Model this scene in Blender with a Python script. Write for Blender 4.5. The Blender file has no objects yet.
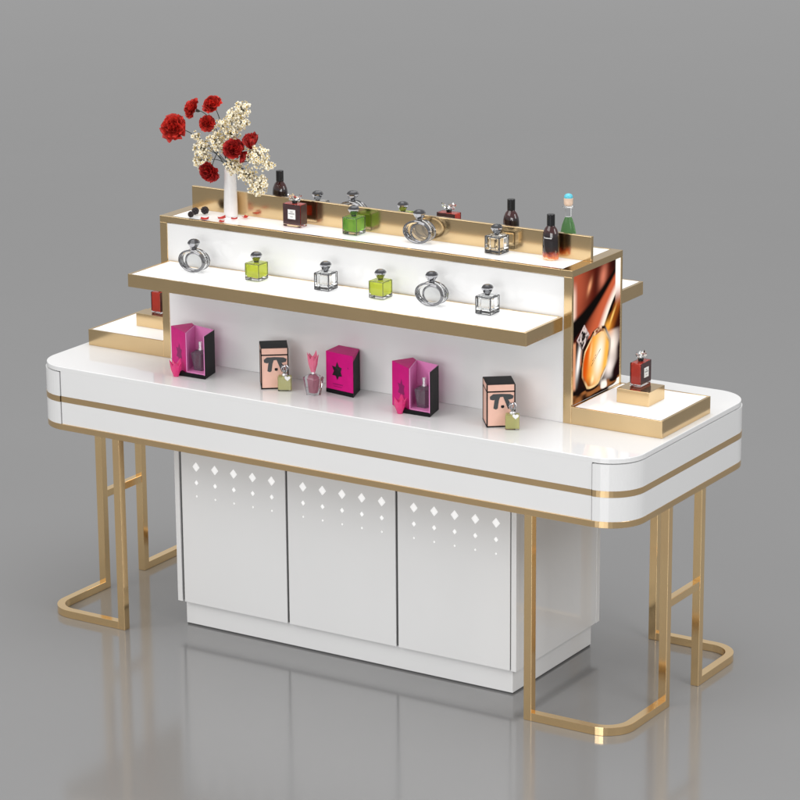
import bpy, bmesh, math, random
from mathutils import Vector, Matrix
random.seed(7)
PI = math.pi
sc = bpy.context.scene
C = sc.collection

# ------------------------------------------------------------------ materials
def nmat(name):
    m = bpy.data.materials.new(name); m.use_nodes = True
    nt = m.node_tree
    return m, nt, nt.nodes['Principled BSDF']

def pmat(name, col, rough=.4, metal=0., trans=0., ior=1.45, emit=None, es=0., coat=0., vary=0., scale=20., spec=.5, bump=0., bscale=200.):
    m, nt, b = nmat(name)
    b.inputs['Base Color'].default_value = (*col, 1)
    b.inputs['Roughness'].default_value = rough
    b.inputs['Metallic'].default_value = metal
    b.inputs['Transmission Weight'].default_value = trans
    b.inputs['IOR'].default_value = ior
    b.inputs['Coat Weight'].default_value = coat
    b.inputs['Coat Roughness'].default_value = .03
    b.inputs['Specular IOR Level'].default_value = spec
    if emit:
        b.inputs['Emission Color'].default_value = (*emit, 1)
        b.inputs['Emission Strength'].default_value = es
    if vary or bump:
        tc = nt.nodes.new('ShaderNodeTexCoord')
    if vary:
        nz = nt.nodes.new('ShaderNodeTexNoise'); nz.inputs['Scale'].default_value = scale; nz.inputs['Detail'].default_value = 4
        nt.links.new(tc.outputs['Object'], nz.inputs['Vector'])
        rp = nt.nodes.new('ShaderNodeValToRGB')
        rp.color_ramp.elements[0].position = .3; rp.color_ramp.elements[1].position = .7
        rp.color_ramp.elements[0].color = (*[max(0, c*(1-vary)) for c in col], 1)
        rp.color_ramp.elements[1].color = (*[min(1, c*(1+vary)) for c in col], 1)
        nt.links.new(nz.outputs['Fac'], rp.inputs['Fac'])
        nt.links.new(rp.outputs['Color'], b.inputs['Base Color'])
    if bump:
        n2 = nt.nodes.new('ShaderNodeTexNoise'); n2.inputs['Scale'].default_value = bscale
        nt.links.new(tc.outputs['Object'], n2.inputs['Vector'])
        bp = nt.nodes.new('ShaderNodeBump'); bp.inputs['Strength'].default_value = bump; bp.inputs['Distance'].default_value = .002
        nt.links.new(n2.outputs['Fac'], bp.inputs['Height']); nt.links.new(bp.outputs['Normal'], b.inputs['Normal'])
    return m

M = {}
M['white'] = pmat('white_lacquer', (.79, .79, .79), .04, vary=.012, scale=3, spec=.8, bump=.012, bscale=9)
M['gold'] = pmat('brushed_gold', (.74, .545, .305), .16, 1., vary=.05, scale=6)
M['leg_gold'] = pmat('polished_gold', (1.0, .70, .37), .12, 1., vary=.04, scale=5)
M['trim_gold'] = pmat('satin_gold', (.80, .57, .31), .28, 1., vary=.04, scale=5)
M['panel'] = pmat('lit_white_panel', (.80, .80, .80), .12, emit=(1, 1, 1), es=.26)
M['dark_gap'] = pmat('shadow_gap', (.09, .09, .09), .8)  # dark colour stands in for shade in seams, door gaps and under the plinth
M['diamond'] = pmat('lit_diamond', (.9, .9, .9), .3, emit=(1, 1, 1), es=.35)
M['glass'] = pmat('clear_glass', (.97, .98, .98), .0, trans=1., ior=1.42)
M['smoke'] = pmat('dark_collar_refraction', (.07, .07, .075), .06, .3)  # dark collar colour, also painted darkness refracted at glass edges and stopper crowns
M['chrome'] = pmat('faceted_stopper', (.42, .42, .44), .05, 1.)
M['black'] = pmat('black_plastic', (.012, .012, .013), .22)
M['black_card'] = pmat('black_card', (.008, .008, .009), .5, spec=.15)
M['lime'] = pmat('lime_liquid', (.84, .92, .10), .05, trans=.6, ior=1.2)
M['green'] = pmat('lime_liquid_refracted', (.36, .72, .13), .05, trans=.6, ior=1.2)  # lime liquid painted greener for its refraction against the gold divider
M['red_liquid'] = pmat('red_liquid', (.93, .09, .05), .04, trans=.4, ior=1.25)
M['plum'] = pmat('plum_glass', (.058, .030, .032), .1, vary=.2, scale=60)
M['label'] = pmat('paper_label', (.82, .82, .81), .5)
M['ink'] = pmat('printed_ink', (.08, .08, .08), .6)
M['magenta'] = pmat('magenta_card', (.58, .006, .19), .45, vary=.06, scale=40, spec=.2)
M['magenta_dark'] = pmat('dark_magenta_print', (.24, .010, .11), .45, spec=.2)  # darker purple of the star and small print
M['pink'] = pmat('pink_card', (.78, .27, .56), .45, vary=.04, scale=40)
M['pink_cap'] = pmat('pink_crystal', (.90, .06, .28), .05, trans=.35, ior=1.4)
M['pink_cap2'] = pmat('rose_crystal', (.92, .22, .36), .08, trans=.3, ior=1.4)
M['violet_glass'] = pmat('violet_glass', (.74, .64, .74), .03, trans=.95, ior=1.4)
M['pale_glass'] = pmat('pale_blue_glass', (.86, .92, .95), .03, trans=1., ior=1.4)
M['rose_core'] = pmat('rose_perfume', (.70, .26, .34), .1, trans=.35)
M['dusk_glass'] = pmat('dusky_glass', (.30, .24, .30), .04, trans=.7, ior=1.4)
M['rim'] = pmat('rim_refraction_grey', (.22, .22, .23), .06, .8)  # dark grey painted in for what the oval glass rims refract
M['lens'] = pmat('grey_glass_lens', (.80, .81, .82), .02, trans=.9, ior=1.3)
M['violet_core'] = pmat('violet_perfume', (.42, .14, .20), .1, trans=.4)
M['cream'] = pmat('salmon_card', (.82, .50, .40), .5, vary=.03, scale=50)
M['bow'] = pmat('grey_ribbon', (.055, .062, .065), .45)
M['olive'] = pmat('olive_perfume', (.93, .92, .42), .08, trans=.5, ior=1.25)
M['silver'] = pmat('silver_metal', (.80, .80, .81), .2, .6)
M['vase'] = pmat('white_porcelain', (.80, .79, .78), .3, vary=.02, scale=30)
M['petal'] = pmat('red_petal', (.56, .030, .020), .5, vary=.55, scale=70)
M['petal_dark'] = pmat('deep_red_petal', (.40, .016, .014), .5, vary=.55, scale=70)
M['stem'] = pmat('dark_stem', (.035, .04, .03), .6)
M['blossom'] = pmat('cream_blossom', (.90, .83, .66), .6, vary=.12, scale=90)
M['pollen'] = pmat('yellow_pollen', (.62, .42, .06), .7)
M['berry'] = pmat('blackberry', (.018, .010, .012), .3)
M['cyan'] = pmat('cyan_glass', (.16, .70, .85), .05, trans=.3)
M['peach'] = pmat('peach_cork', (.78, .58, .44), .5, vary=.1, scale=90)
M['clear_green'] = pmat('green_perfume', (.15, .34, .13), .05, trans=.6, ior=1.25)

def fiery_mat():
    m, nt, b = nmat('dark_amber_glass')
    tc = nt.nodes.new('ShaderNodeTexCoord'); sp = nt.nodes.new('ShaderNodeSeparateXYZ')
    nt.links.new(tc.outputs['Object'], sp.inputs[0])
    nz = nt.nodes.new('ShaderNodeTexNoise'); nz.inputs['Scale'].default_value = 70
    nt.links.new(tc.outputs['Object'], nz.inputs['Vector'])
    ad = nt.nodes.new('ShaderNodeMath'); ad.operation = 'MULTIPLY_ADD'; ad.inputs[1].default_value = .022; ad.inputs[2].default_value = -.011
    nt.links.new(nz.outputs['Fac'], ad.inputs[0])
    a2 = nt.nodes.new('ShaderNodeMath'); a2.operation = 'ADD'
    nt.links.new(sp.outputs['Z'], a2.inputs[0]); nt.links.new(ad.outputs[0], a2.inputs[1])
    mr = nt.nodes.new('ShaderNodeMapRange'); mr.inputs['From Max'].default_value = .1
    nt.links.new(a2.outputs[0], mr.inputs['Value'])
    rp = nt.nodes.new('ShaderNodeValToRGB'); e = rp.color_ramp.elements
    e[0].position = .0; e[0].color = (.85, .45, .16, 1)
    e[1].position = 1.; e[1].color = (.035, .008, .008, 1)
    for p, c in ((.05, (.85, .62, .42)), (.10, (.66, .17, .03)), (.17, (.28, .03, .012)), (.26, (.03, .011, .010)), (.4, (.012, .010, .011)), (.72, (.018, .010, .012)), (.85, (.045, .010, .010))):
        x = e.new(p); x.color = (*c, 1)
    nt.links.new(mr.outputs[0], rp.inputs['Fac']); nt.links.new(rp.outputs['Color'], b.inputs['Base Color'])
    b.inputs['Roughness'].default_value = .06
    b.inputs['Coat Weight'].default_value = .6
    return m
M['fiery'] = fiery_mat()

def advert_mat():
    m, nt, b = nmat('backlit_advert')
    at = nt.nodes.new('ShaderNodeAttribute'); at.attribute_name = 'picture'
    nt.links.new(at.outputs['Color'], b.inputs['Emission Color'])
    b.inputs['Emission Strength'].default_value = 1.12
    b.inputs['Base Color'].default_value = (.004, .004, .004, 1)
    b.inputs['Roughness'].default_value = .2
    b.inputs['Specular IOR Level'].default_value = 0.
    return m
M['advert'] = advert_mat()

def floor_mat():
    m, nt, b = nmat('polished_grey_floor')
    tc = nt.nodes.new('ShaderNodeTexCoord')
    nz = nt.nodes.new('ShaderNodeTexNoise'); nz.inputs['Scale'].default_value = 1.3; nz.inputs['Detail'].default_value = 5
    nt.links.new(tc.outputs['Object'], nz.inputs['Vector'])
    rp = nt.nodes.new('ShaderNodeValToRGB')
    rp.color_ramp.elements[0].position = .35; rp.color_ramp.elements[1].position = .65
    rp.color_ramp.elements[0].color = (.212, .212, .213, 1); rp.color_ramp.elements[1].color = (.217, .217, .218, 1)
    nt.links.new(nz.outputs['Fac'], rp.inputs['Fac']); nt.links.new(rp.outputs['Color'], b.inputs['Base Color'])
    b.inputs['Roughness'].default_value = .115
    b.inputs['IOR'].default_value = 1.95
    return m
M['floor'] = floor_mat()

# ------------------------------------------------------------------ helpers
def obj(name, bm, mat, parent=None, smooth=False, bevel=0., loc=None, rotz=0.):
    bmesh.ops.recalc_face_normals(bm, faces=bm.faces[:])
    if smooth:
        for ed in bm.edges:
            if len(ed.link_faces) == 2 and ed.calc_face_angle(0) > .7: ed.smooth = False
    me = bpy.data.meshes.new(name); bm.to_mesh(me); bm.free()
    me.materials.append(M[mat] if isinstance(mat, str) else mat)
    if smooth:
        for p in me.polygons: p.use_smooth = True
    o = bpy.data.objects.new(name, me); C.objects.link(o)
    if parent: o.parent = parent
    if loc: o.location = loc
    o.rotation_euler.z = rotz
    if bevel:
        md = o.modifiers.new('bevel', 'BEVEL'); md.width = bevel; md.segments = 2; md.limit_method = 'ANGLE'; md.angle_limit = .6
    return o

def thing(name, label, cat, loc=(0, 0, 0), rotz=0., group=None):
    o = bpy.data.objects.new(name, None); C.objects.link(o)
    o.empty_display_size = .02
    o.location = loc; o.rotation_euler.z = rotz
    o['label'] = label; o['category'] = cat
    if group: o['group'] = group
    return o

def dup(root, loc, rotz, label):
    r = root.copy(); C.objects.link(r); r.location = loc; r.rotation_euler.z = rotz; r['label'] = label
    for ch in list(root.children):
        c = ch.copy(); C.objects.link(c); c.parent = r
        for g in ch.children:
            d = g.copy(); C.objects.link(d); d.parent = c
    return r

def box(bm, x0, x1, y0, y1, z0, z1):
    v = [bm.verts.new((x, y, z)) for z in (z0, z1) for x, y in ((x0, y0), (x1, y0), (x1, y1), (x0, y1))]
    for f in ((3, 2, 1, 0), (4, 5, 6, 7), (0, 1, 5, 4), (1, 2, 6, 5), (2, 3, 7, 6), (3, 0, 4, 7)):
        bm.faces.new([v[i] for i in f])
    return bm
def bx(*a): return box(bmesh.new(), *a)

def prism(bm, pts, z0, z1, top=None):
    top = top or pts
    a = [bm.verts.new((p[0], p[1], z0)) for p in pts]; b = [bm.verts.new((p[0], p[1], z1)) for p in top]
    n = len(pts)
    bm.faces.new(a[::-1]); bm.faces.new(b)
    for i in range(n): bm.faces.new((a[i], a[(i+1) % n], b[(i+1) % n], b[i]))
    return bm
def pr(*a): return prism(bmesh.new(), *a)

def rrect(xh, yh, r, n=14):
    P = []
    for k, (sx, sy) in enumerate(((1, -1), (1, 1), (-1, 1), (-1, -1))):
        a0 = (-PI/2, 0, PI/2, PI)[k]
        for i in range(n+1):
            a = a0 + PI/2*i/n
            P.append((sx*(xh-r)+r*math.cos(a), sy*(yh-r)+r*math.sin(a)))
    return P

def endcap(sx, x0, xh, yh, r, n=14):
    P = [(x0, -yh)]
    for k, sy in enumerate((-1, 1)):
        for i in range(n+1):
            a = (-PI/2, 0)[k] + PI/2*i/n
            P.append((xh-r+r*math.cos(a), sy*(yh-r)+r*math.sin(a)))
    P.append((x0, yh))
    if sx < 0: P = [(-x, y) for x, y in P][::-1]
    return P

def lathe(bm, prof, n=32, sx=1., sy=1., c=(0, 0)):
    rings = []
    for r, z in prof:
        rings.append([bm.verts.new((c[0]+r*sx*math.cos(2*PI*i/n), c[1]+r*sy*math.sin(2*PI*i/n), z)) for i in range(n)])
    for a, b in zip(rings, rings[1:]):
        for i in range(n): bm.faces.new((a[i], a[(i+1) % n], b[(i+1) % n], b[i]))
    bm.faces.new(rings[0][::-1]); bm.faces.new(rings[-1])
    return bm
def la(*a, **k): return lathe(bmesh.new(), *a, **k)

def tube(bm, pts, r, n=8, closed=False, r1=None):
    pts = [Vector(p) for p in pts]; m = len(pts); rings = []
    up = Vector((0.13, 0.21, 1)).normalized()
    for i, p in enumerate(pts):
        if closed: d = pts[(i+1) % m]-pts[i-1]
        else: d = pts[min(i+1, m-1)]-pts[max(i-1, 0)]
        d.normalize()
        s = d.cross(up)
        if s.length < 1e-3: s = d.cross(Vector((1, 0, 0)))
        s.normalize(); t = s.cross(d)
        rr = r if r1 is None else r+(r1-r)*i/(m-1)
        rings.append([bm.verts.new(p+rr*(math.cos(2*PI*k/n)*s+math.sin(2*PI*k/n)*t)) for k in range(n)])
    for i in range(m if closed else m-1):
        a, b = rings[i], rings[(i+1) % m]
        for k in range(n): bm.faces.new((a[k], a[(k+1) % n], b[(k+1) % n], b[k]))
    if not closed:
        bm.faces.new(rings[0][::-1]); bm.faces.new(rings[-1])
    return bm

def bez(p0, p1, p2, p3, n=12):
    p0, p1, p2, p3 = map(Vector, (p0, p1, p2, p3)); out = []
    for i in range(n+1):
        t = i/n; out.append((1-t)**3*p0+3*(1-t)**2*t*p1+3*(1-t)*t*t*p2+t**3*p3)
    return out

# ------------------------------------------------------------------ setting
fb = bmesh.new()
vs = [fb.verts.new(p) for p in ((-70, -70, 0), (70, -70, 0), (70, 110, 0), (-70, 110, 0))]; fb.faces.new(vs)
fl = obj('floor', fb, 'floor'); fl['kind'] = 'structure'

# ------------------------------------------------------------------ the display counter
H = .7917; ZW = .6161; ZG = .5974; D2 = .3842; RC = .1043; XS = .8973
ctr = thing('display_counter', 'long white perfume display counter with gold legs and a stepped riser', 'display counter')
# countertop and apron bands
def slab(xh, yh, r, z0, z1, c):
    b = bmesh.new(); rings = []
    for k, z in ((0, z0), (0, z1-c), (c*.35, z1-c*.35), (c, z1)):
        rings.append([b.verts.new((x, y, z)) for x, y in rrect(xh-k, yh-k, r-k)])
    n = len(rings[0])
    b.faces.new(rings[0][::-1]); b.faces.new(rings[-1])
    for a, d in zip(rings, rings[1:]):
        for i in range(n): b.faces.new((a[i], a[(i+1) % n], d[(i+1) % n], d[i]))
    return b
obj('countertop', slab(1., D2, RC, H-.0135, H, .0016), 'white', ctr)
def bands(nm, z0, z1, mat, proud=0., bev=.0, dz=0.):
    f = bmesh.new(); box(f, -XS+.0018, XS-.0018, -D2-proud, D2+proud, z0, z1+dz)
    obj(nm[0], f, mat, ctr)
    for s in (1, -1):
        obj(nm[1], pr(endcap(s, XS+.0018, 1.0025+proud, D2+proud+.0025, RC), z0, z1), mat, ctr, bevel=bev)
bands(('front_panel', 'end_panel'), .702, H-.0165, 'white', 0, .0016, .0029)
bands(('gold_strip', 'gold_end_strip'), .684, .7019, 'trim_gold', .0004)
bands(('lower_front_panel', 'lower_end_panel'), ZW, .6839, 'white', 0, .0)
f = bmesh.new(); box(f, -XS-.012, XS+.012, -D2+.004, D2-.004, ZW+.001, H-.0136)
obj('inner_carcass', f, 'dark_gap', ctr)
obj('bottom_trim', pr(rrect(1.003, D2+.003, RC+.003), ZG, ZW-.0001), 'trim_gold', ctr, bevel=.001)

# cabinet
XC = .5868; YC = .2495; YB = .2415; ZC = .0743
cab = bmesh.new()
box(cab, -XC+.0012, XC-.0012, -YC+.02, YB-.02, ZC+.0005, ZG-.0005)
cabo = obj('cabinet_body', cab, 'white', ctr)
obj('plinth', bx(-.5655, .5685, -.2360, .2240, .0045, ZC), 'white', cabo, bevel=.001)
obj('plinth_contact_shadow', bx(-.5635, .5665, -.2340, .2220, .0003, .0044), 'dark_gap', cabo)  # dark strip put in as the contact shadow under the plinth
for s in (-1, 1):
    for y0, y1 in ((-YC, -YC+.0198), (YB-.0198, YB)):
        x0, x1 = sorted((s*XC, s*(XC-.0165)))
        obj('corner_stile', bx(x0, x1, y0, y1, ZC+.0005, ZG-.0005), 'white', cabo, bevel=.0008)
obj('door_recess', bx(-XC+.017, XC-.017, -YC+.006, -YC+.0195, ZC+.004, ZG-.001), 'dark_gap', cabo)
def diamonds(xs, z_list):
    b = bmesh.new()
    for x in xs:
        for z, s in z_list:
            v = [b.verts.new((x+dx*s, -YC-.0006, z+dz*s*1.15)) for dx, dz in ((-1, 0), (0, -1), (1, 0), (0, 1))]
            b.faces.new(v)
    return b
doors = ((-.5615, -.1895), (-.1815, .1885), (.1965, .5665))
for xa, xb in doors:
    d = obj('door', bx(xa, xb, -YC, -YC+.0055, ZC+.001, ZG-.001), 'white', ctr, bevel=.0008)
    xs = [xa+.055+.0675*k for k in range(5)]
    for x in xs:
        for zz in ((.507, .0125), (.458, .0066), (.416, .0032)):
            obj('diamond_cutout', diamonds([x], (zz,)), 'diamond', d)
obj('back_panel', bx(-XC+.018, XC-.018, YB-.0197, YB-.0005, ZC+.001, ZG-.001), 'white', ctr)

# leg hoops
T = .024
def hoop(sx, sy):
    lx, ly, ex, ey, r = .6885, .3835, .9895, .1125, .088
    b = bmesh.new()
    # floor bar: L-shaped with rounded corner, square section
    outer = [(lx+T+.0002, ly), ]; inner = [(lx+T+.0002, ly-T)]
    for i in range(13):
        a = PI/2 - PI/2*i/12
        outer.append((ex-r+r*math.cos(a), ly-r+r*math.sin(a)))
        inner.append((ex-r+(r-T)*math.cos(a), ly-r+(r-T)*math.sin(a)))
    outer.append((ex, ey+.0002)); inner.append((ex-T, ey+.0002))
    pts = [(sx*x, sy*y) for x, y in outer+inner[::-1]]
    prism(b, pts, .0005, T)
    for x0, y0 in ((lx, ly-T), (ex-T, ey-T)):
        xa, xb = sorted((sx*x0, sx*(x0+T))); ya, yb = sorted((sy*y0, sy*(y0+T)))
        box(b, xa, xb, ya, yb, .0005, ZG-.0005)
    return b
for sx in (-1, 1):
    for sy in (-1, 1):
        obj('leg_hoop', hoop(sx, sy), 'leg_gold', ctr, bevel=.0005)
    xa, xb = sorted((sx*(.9895-T+.001), sx*(.9895-.001)))
    obj('crossbar', bx(xa, xb, -.1125+T+.0003, .1125-T-.0003, .294, .317), 'leg_gold', ctr, bevel=.001)

# riser
XR = .6956; YR = .139; YRB = .153; ZT = 1.226; WP = .0256
ris = obj('riser_core', bx(-XR+.003, XR-.003, -YR+.002, YRB-.002, H+.0005, ZT-.021), 'white', ctr)
fr = bmesh.new()
for sx in (-1, 1):
    xa, xb = sorted((sx*XR, sx*(XR-WP)))
    box(fr, xa, xb, -YR, -YR+.006, H+.0004, ZT-.0195)
    box(fr, xa, xb, YRB-.006, YRB, H+.0004, ZT-.0195)
    xa, xb = sorted((sx*XR, sx*(XR-.0028)))
    for y0, y1 in ((-YR+.0062, -YR+.010), (YRB-.010, YRB-.0062)):
        box(fr, xa, xb, y0, y1, H+.0004, ZT-.0195)
    xa, xb = sorted((sx*XR, sx*(XR-.036)))
    box(fr, xa, xb, -YR, YRB, ZT-.019, ZT)
for y0, y1 in ((-YR, -YR+.012), (YRB-.012, YRB)):
    box(fr, -XR+.0363, XR-.0363, y0, y1, ZT-.019, ZT)
obj('riser_frame', fr, 'gold', ctr, bevel=.0007)
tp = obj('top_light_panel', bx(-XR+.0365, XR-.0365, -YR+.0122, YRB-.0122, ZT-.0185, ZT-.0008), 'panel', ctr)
obj('divider', bx(-.665, .6865, -.016, -.003, ZT+.0003, ZT+.0697), 'gold', ctr, bevel=.0008)
# shelves
ZS = 1.0937; ZSB = 1.0552; XSH = .667
for s in (-1, 1):
    yi = YR+.0004 if s < 0 else YRB+.0004
    yo = .3405 if s < 0 else .333
    fr = bmesh.new()
    def ybx(x0, x1, a, b, z0, z1):
        y0, y1 = sorted((s*a, s*b)); box(fr, x0, x1, y0, y1, z0, z1)
    ybx(-XSH, XSH, yo-.004, yo, ZSB, ZS)
    ybx(-XSH, -XSH+.010, yi, yo-.0043, ZSB, ZS)
    ybx(XSH-.010, XSH, yi, yo-.0043, ZSB, ZS)
    ybx(-XSH+.0103, XSH-.0103, yi, yi+.007, ZSB, ZS)
    shf = obj('shelf_frame', fr, 'gold', ctr, bevel=.0006)
    y0, y1 = sorted((s*(yi+.0073), s*(yo-.0043)))
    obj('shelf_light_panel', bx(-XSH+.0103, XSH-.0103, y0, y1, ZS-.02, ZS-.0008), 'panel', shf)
    obj('shelf_underside', bx(-XSH+.0103, XSH-.0103, y0, y1, ZSB+.002, ZS-.0203), 'white', shf)
# side steps
XB = .9775; ZB = .8415
for s in (-1, 1):
    fr = bmesh.new()
    def xbx(a, b, y0, y1, z0, z1):
        x0, x1 = sorted((s*a, s*b)); box(fr, x0, x1, y0, y1, z0, z1)
    xbx(XR+.0003, XB, -YR, -YR+.006, H+.0004, ZB)
    xbx(XR+.0003, XB, YRB-.006, YRB, H+.0004, ZB)
    xbx(XB-.008, XB, -YR+.0063, YRB-.0063, H+.0004, ZB)
    xbx(XR+.0003, XR+.008, -YR+.0063, YRB-.0063, H+.0004, ZB)
    st = obj('side_step', fr, 'gold', ctr, bevel=.0007)
    x0, x1 = sorted((s*(XR+.0083), s*(XB-.0083)))
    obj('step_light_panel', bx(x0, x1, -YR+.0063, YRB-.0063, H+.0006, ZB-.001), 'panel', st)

# backlit advert picture on both ends of the riser
def sm(a, b, x):
    t = max(0., min(1., (x-a)/(b-a))) if b != a else float(x > a)
    return t*t*(3-2*t)
def mix(c, d, t): return tuple(a+(b-a)*t for a, b in zip(c, d))
def srgb(r, g, b):
    f = lambda v: (v/255/12.92 if v/255 <= .04045 else ((v/255+.055)/1.055)**2.4)
    return (f(r), f(g), f(b))
def hsh(i, j):
    v = math.sin(i*127.1+j*311.7)*43758.5453; return v-math.floor(v)
def ns(x, y):
    i, j = math.floor(x), math.floor(y); fx, fy = x-i, y-j
    fx, fy = fx*fx*(3-2*fx), fy*fy*(3-2*fy)
    return mix((hsh(i, j),), (hsh(i+1, j),), fx)[0]*(1-fy)+mix((hsh(i, j+1),), (hsh(i+1, j+1),), fx)[0]*fy
def picture(u, v):
    G = lambda a, b: math.exp(-(a*a+b*b))
    # brown drapery above
    c = mix(srgb(172, 80, 54), srgb(80, 20, 9), sm(.02, .46, u-.25*(v-.8)+.03*math.sin(20*v)))
    c = mix(c, srgb(255, 226, 206), sm(.10, .0, u)*sm(.98, .82, v)*sm(.5, .66, v)*.9)
    c = mix(c, srgb(232, 156, 112), G((u-.34-.55*(v-.873))/.035, (v-.873)/.05))
    c = mix(c, srgb(60, 14, 8), G((u-.49-.2*(v-.92))/.05, (v-.9)/.12)*.8)
    c = mix(c, srgb(212, 124, 98), G((u-.63-.3*(v-.92))/.075, (v-.91)/.09)*.95)
    c = mix(c, srgb(40, 9, 5), sm(.70, .84, u)*sm(.88, .97, v))
    # dark curved band sweeping up to the right
    up = .66+.18*u+.16*u*u
    lo = .50+.33*u+.13*u*u
    c = mix(c, srgb(8, 3, 2), sm(up+.022, up-.025, v))
    # warm streak below the band
    below = sm(lo+.02, lo-.03, v)
    st = u-1.25*(v-.52)+.035*math.sin((v-.5)*9)
    k = mix(srgb(70, 18, 9), srgb(196, 92, 58), sm(.12, .48, st))
    k = mix(k, srgb(255, 236, 220), sm(.50, .645, st))
    k = mix(k, srgb(8, 3, 2), sm(.65, .68, st))
    k = mix(k, srgb(140, 70, 18), sm(.72, .80, st+.06*ns(u*11, v*26)))
    k = mix(k, srgb(255, 206, 110), G((st-.80)/.022, (v-.56)/.07))
    k = mix(k, srgb(52, 16, 6), sm(.86, .98, st))
    c = mix(c, k, below)
    # light strip at the upper right edge
    e = sm(.885, .905, u)*sm(.58, .78, v)
    c = mix(c, mix(srgb(196, 92, 30), srgb(255, 252, 246), sm(.6, .84, v)), e)
    # lower half
    low = sm(.495, .465, v+.03*u)
    b = mix(srgb(30, 8, 5), srgb(70, 12, 12), sm(.6, .9, u)*sm(.0, .3, v))
    b = mix(b, srgb(216, 148, 108), sm(.075, .045, u))
    b = mix(b, srgb(255, 248, 242), min(1, 1.25*G((u-.125+.06*(.34-v)/.2)/.036, (v-.33)/.13)))
    b = mix(b, srgb(196, 108, 60), G((u-.215-.05*math.sin(v*14))/.016, (v-.27)/.13)*.9)
    b = mix(b, srgb(255, 240, 226), G((u-.84)/.13, (v-.34)/.13))
    b = mix(b, srgb(255, 240, 232), G((u-.78)/.11, (v-.17)/.085)*.95)
    b = mix(b, srgb(255, 190, 150), G((u-.80)/.07, (v-.46)/.05)*.7)
    b = mix(b, srgb(26, 3, 5), sm(.0, .09, u-.90-.10*sm(.28, .42, v)+.10*sm(.22, .1, v)))
    c = mix(c, b, low)
    c = mix(c, srgb(255, 176, 66), G((u-.74)/.07, (v-.50)/.045)*.85)
    # table reflections
    t = sm(.085+.05*(1-u), .045+.05*(1-u), v)
    r = ns(u*8+3, v*34)
    k = mix(srgb(18, 5, 3), srgb(150, 92, 48), sm(.5, .85, r)); k = mix(k, srgb(255, 244, 232), sm(.55, .75, ns(u*6+9, v*26))*sm(.42, .66, u))
    c = mix(c, k, t)
    # elongated octagonal bottle
    du, dv = u-.485-.30*(v-.28), v-.283
    q = (abs(du/.278)**2.4+abs(dv/.216)**2.4)**(1/2.4)
    q = max(q, (abs(du)/.278+abs(dv)/.216)/1.38)
    if q < 1.14:
        a = mix(srgb(210, 80, 8), srgb(255, 178, 66), sm(-.22, -.03, du))
        a = mix(a, srgb(255, 250, 232), G((du-.075)/.095, (dv-.01)/.16))
        a = mix(a, srgb(248, 180, 72), sm(.15, .215, du)*.85)
        a = mix(a, srgb(150, 48, 6), sm(-.10, -.2, dv)*sm(.1, -.1, du)*.8)
        a = mix(a, srgb(255, 234, 176), G((du+.02)/.035, (dv+.15)/.035))
        a = mix(a, srgb(255, 214, 140), G((du+.13)/.025, (dv-.07)/.08)*.7)
        if q > .9: a = mix(a, mix(srgb(120, 46, 8), srgb(255, 222, 160), ns(u*16, v*18)), sm(.9, .95, q)*.9)
        if q > 1.0: a = mix(a, mix(srgb(30, 9, 4), srgb(255, 240, 224), sm(.1, .25, du)*(.3+.7*ns(u*9, v*12))), sm(1., 1.03, q))
        tx = dv-du*.62
        if (abs(tx-.01) < .006 and abs(du+.0) < .085) or (abs(tx-.036) < .005 and abs(du+.035) < .035):
            a = mix(a, srgb(50, 22, 8), .85*(.35+.65*hsh(int(u*80), 3)))
        c = mix(c, a, sm(1.14, 1.08, q))
    eu, ev = u-.525, v-.498-.12*(u-.525)
    if abs(eu) < .085 and abs(ev) < .022: c = mix(srgb(120, 62, 40), srgb(238, 196, 160), sm(.2, .9, ns(u*26, v*60)))
    # faceted stopper
    eu, ev = u-.215-.22*(v-.5), v-.495
    q = abs(eu)/.135+abs(ev)/.098
    if q < 1:
        h = ns((eu+ev*1.2)*34+40, (eu-ev*1.2)*28+40)
        a = mix(srgb(22, 14, 14), srgb(214, 196, 190), sm(.42, .72, h))
        if q > .78: a = mix(a, srgb(214, 190, 186), .75*sm(-.1, .05, ev-eu*.4)+.1)
        c = a
    return c
def advert(sx):
    NU, NV = 96, 250
    b = bmesh.new(); g = []
    x = sx*(XR-.0016)
    y0, y1, z0, z1 = -YR+.0102, YRB-.0102, ZB+.0008, ZT-.0196
    for j in range(NV+1):
        g.append([b.verts.new((x, y0+(y1-y0)*i/NU, z0+(z1-z0)*j/NV)) for i in range(NU+1)])
    for j in range(NV):
        for i in range(NU):
            q = (g[j][i], g[j][i+1], g[j+1][i+1], g[j+1][i])
            b.faces.new(q if sx > 0 else q[::-1])
    o = obj('advert_picture', b, 'advert', ctr)
    o['label'] = 'backlit picture of an amber perfume bottle among brown folds'
    at = o.data.color_attributes.new('picture', 'FLOAT_COLOR', 'POINT')
    k = 0
    for j in range(NV+1):
        for i in range(NU+1):
            u = i/NU
            at.data[k].color = (*picture(u if sx > 0 else 1-u, j/NV), 1); k += 1
    return o
for s in (1, -1): advert(s)

# ------------------------------------------------------------------ pedestals on the side steps
PT = .882
def pedestal(x, label):
    t = obj('pedestal_block', bx(-.05, .05, -.0475, .0475, .0002, PT-ZB), 'gold', None, bevel=.0008)
    t.location = (x, .0145, ZB)
    t['label'] = label; t['category'] = 'pedestal'; t['group'] = 'gold blocks on the side steps'
    return t
pedestal(.8305, 'small gold block on the right side step, beside the lit picture')
pedestal(-.8250, 'small gold block on the left side step, partly hidden behind the riser post')

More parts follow.
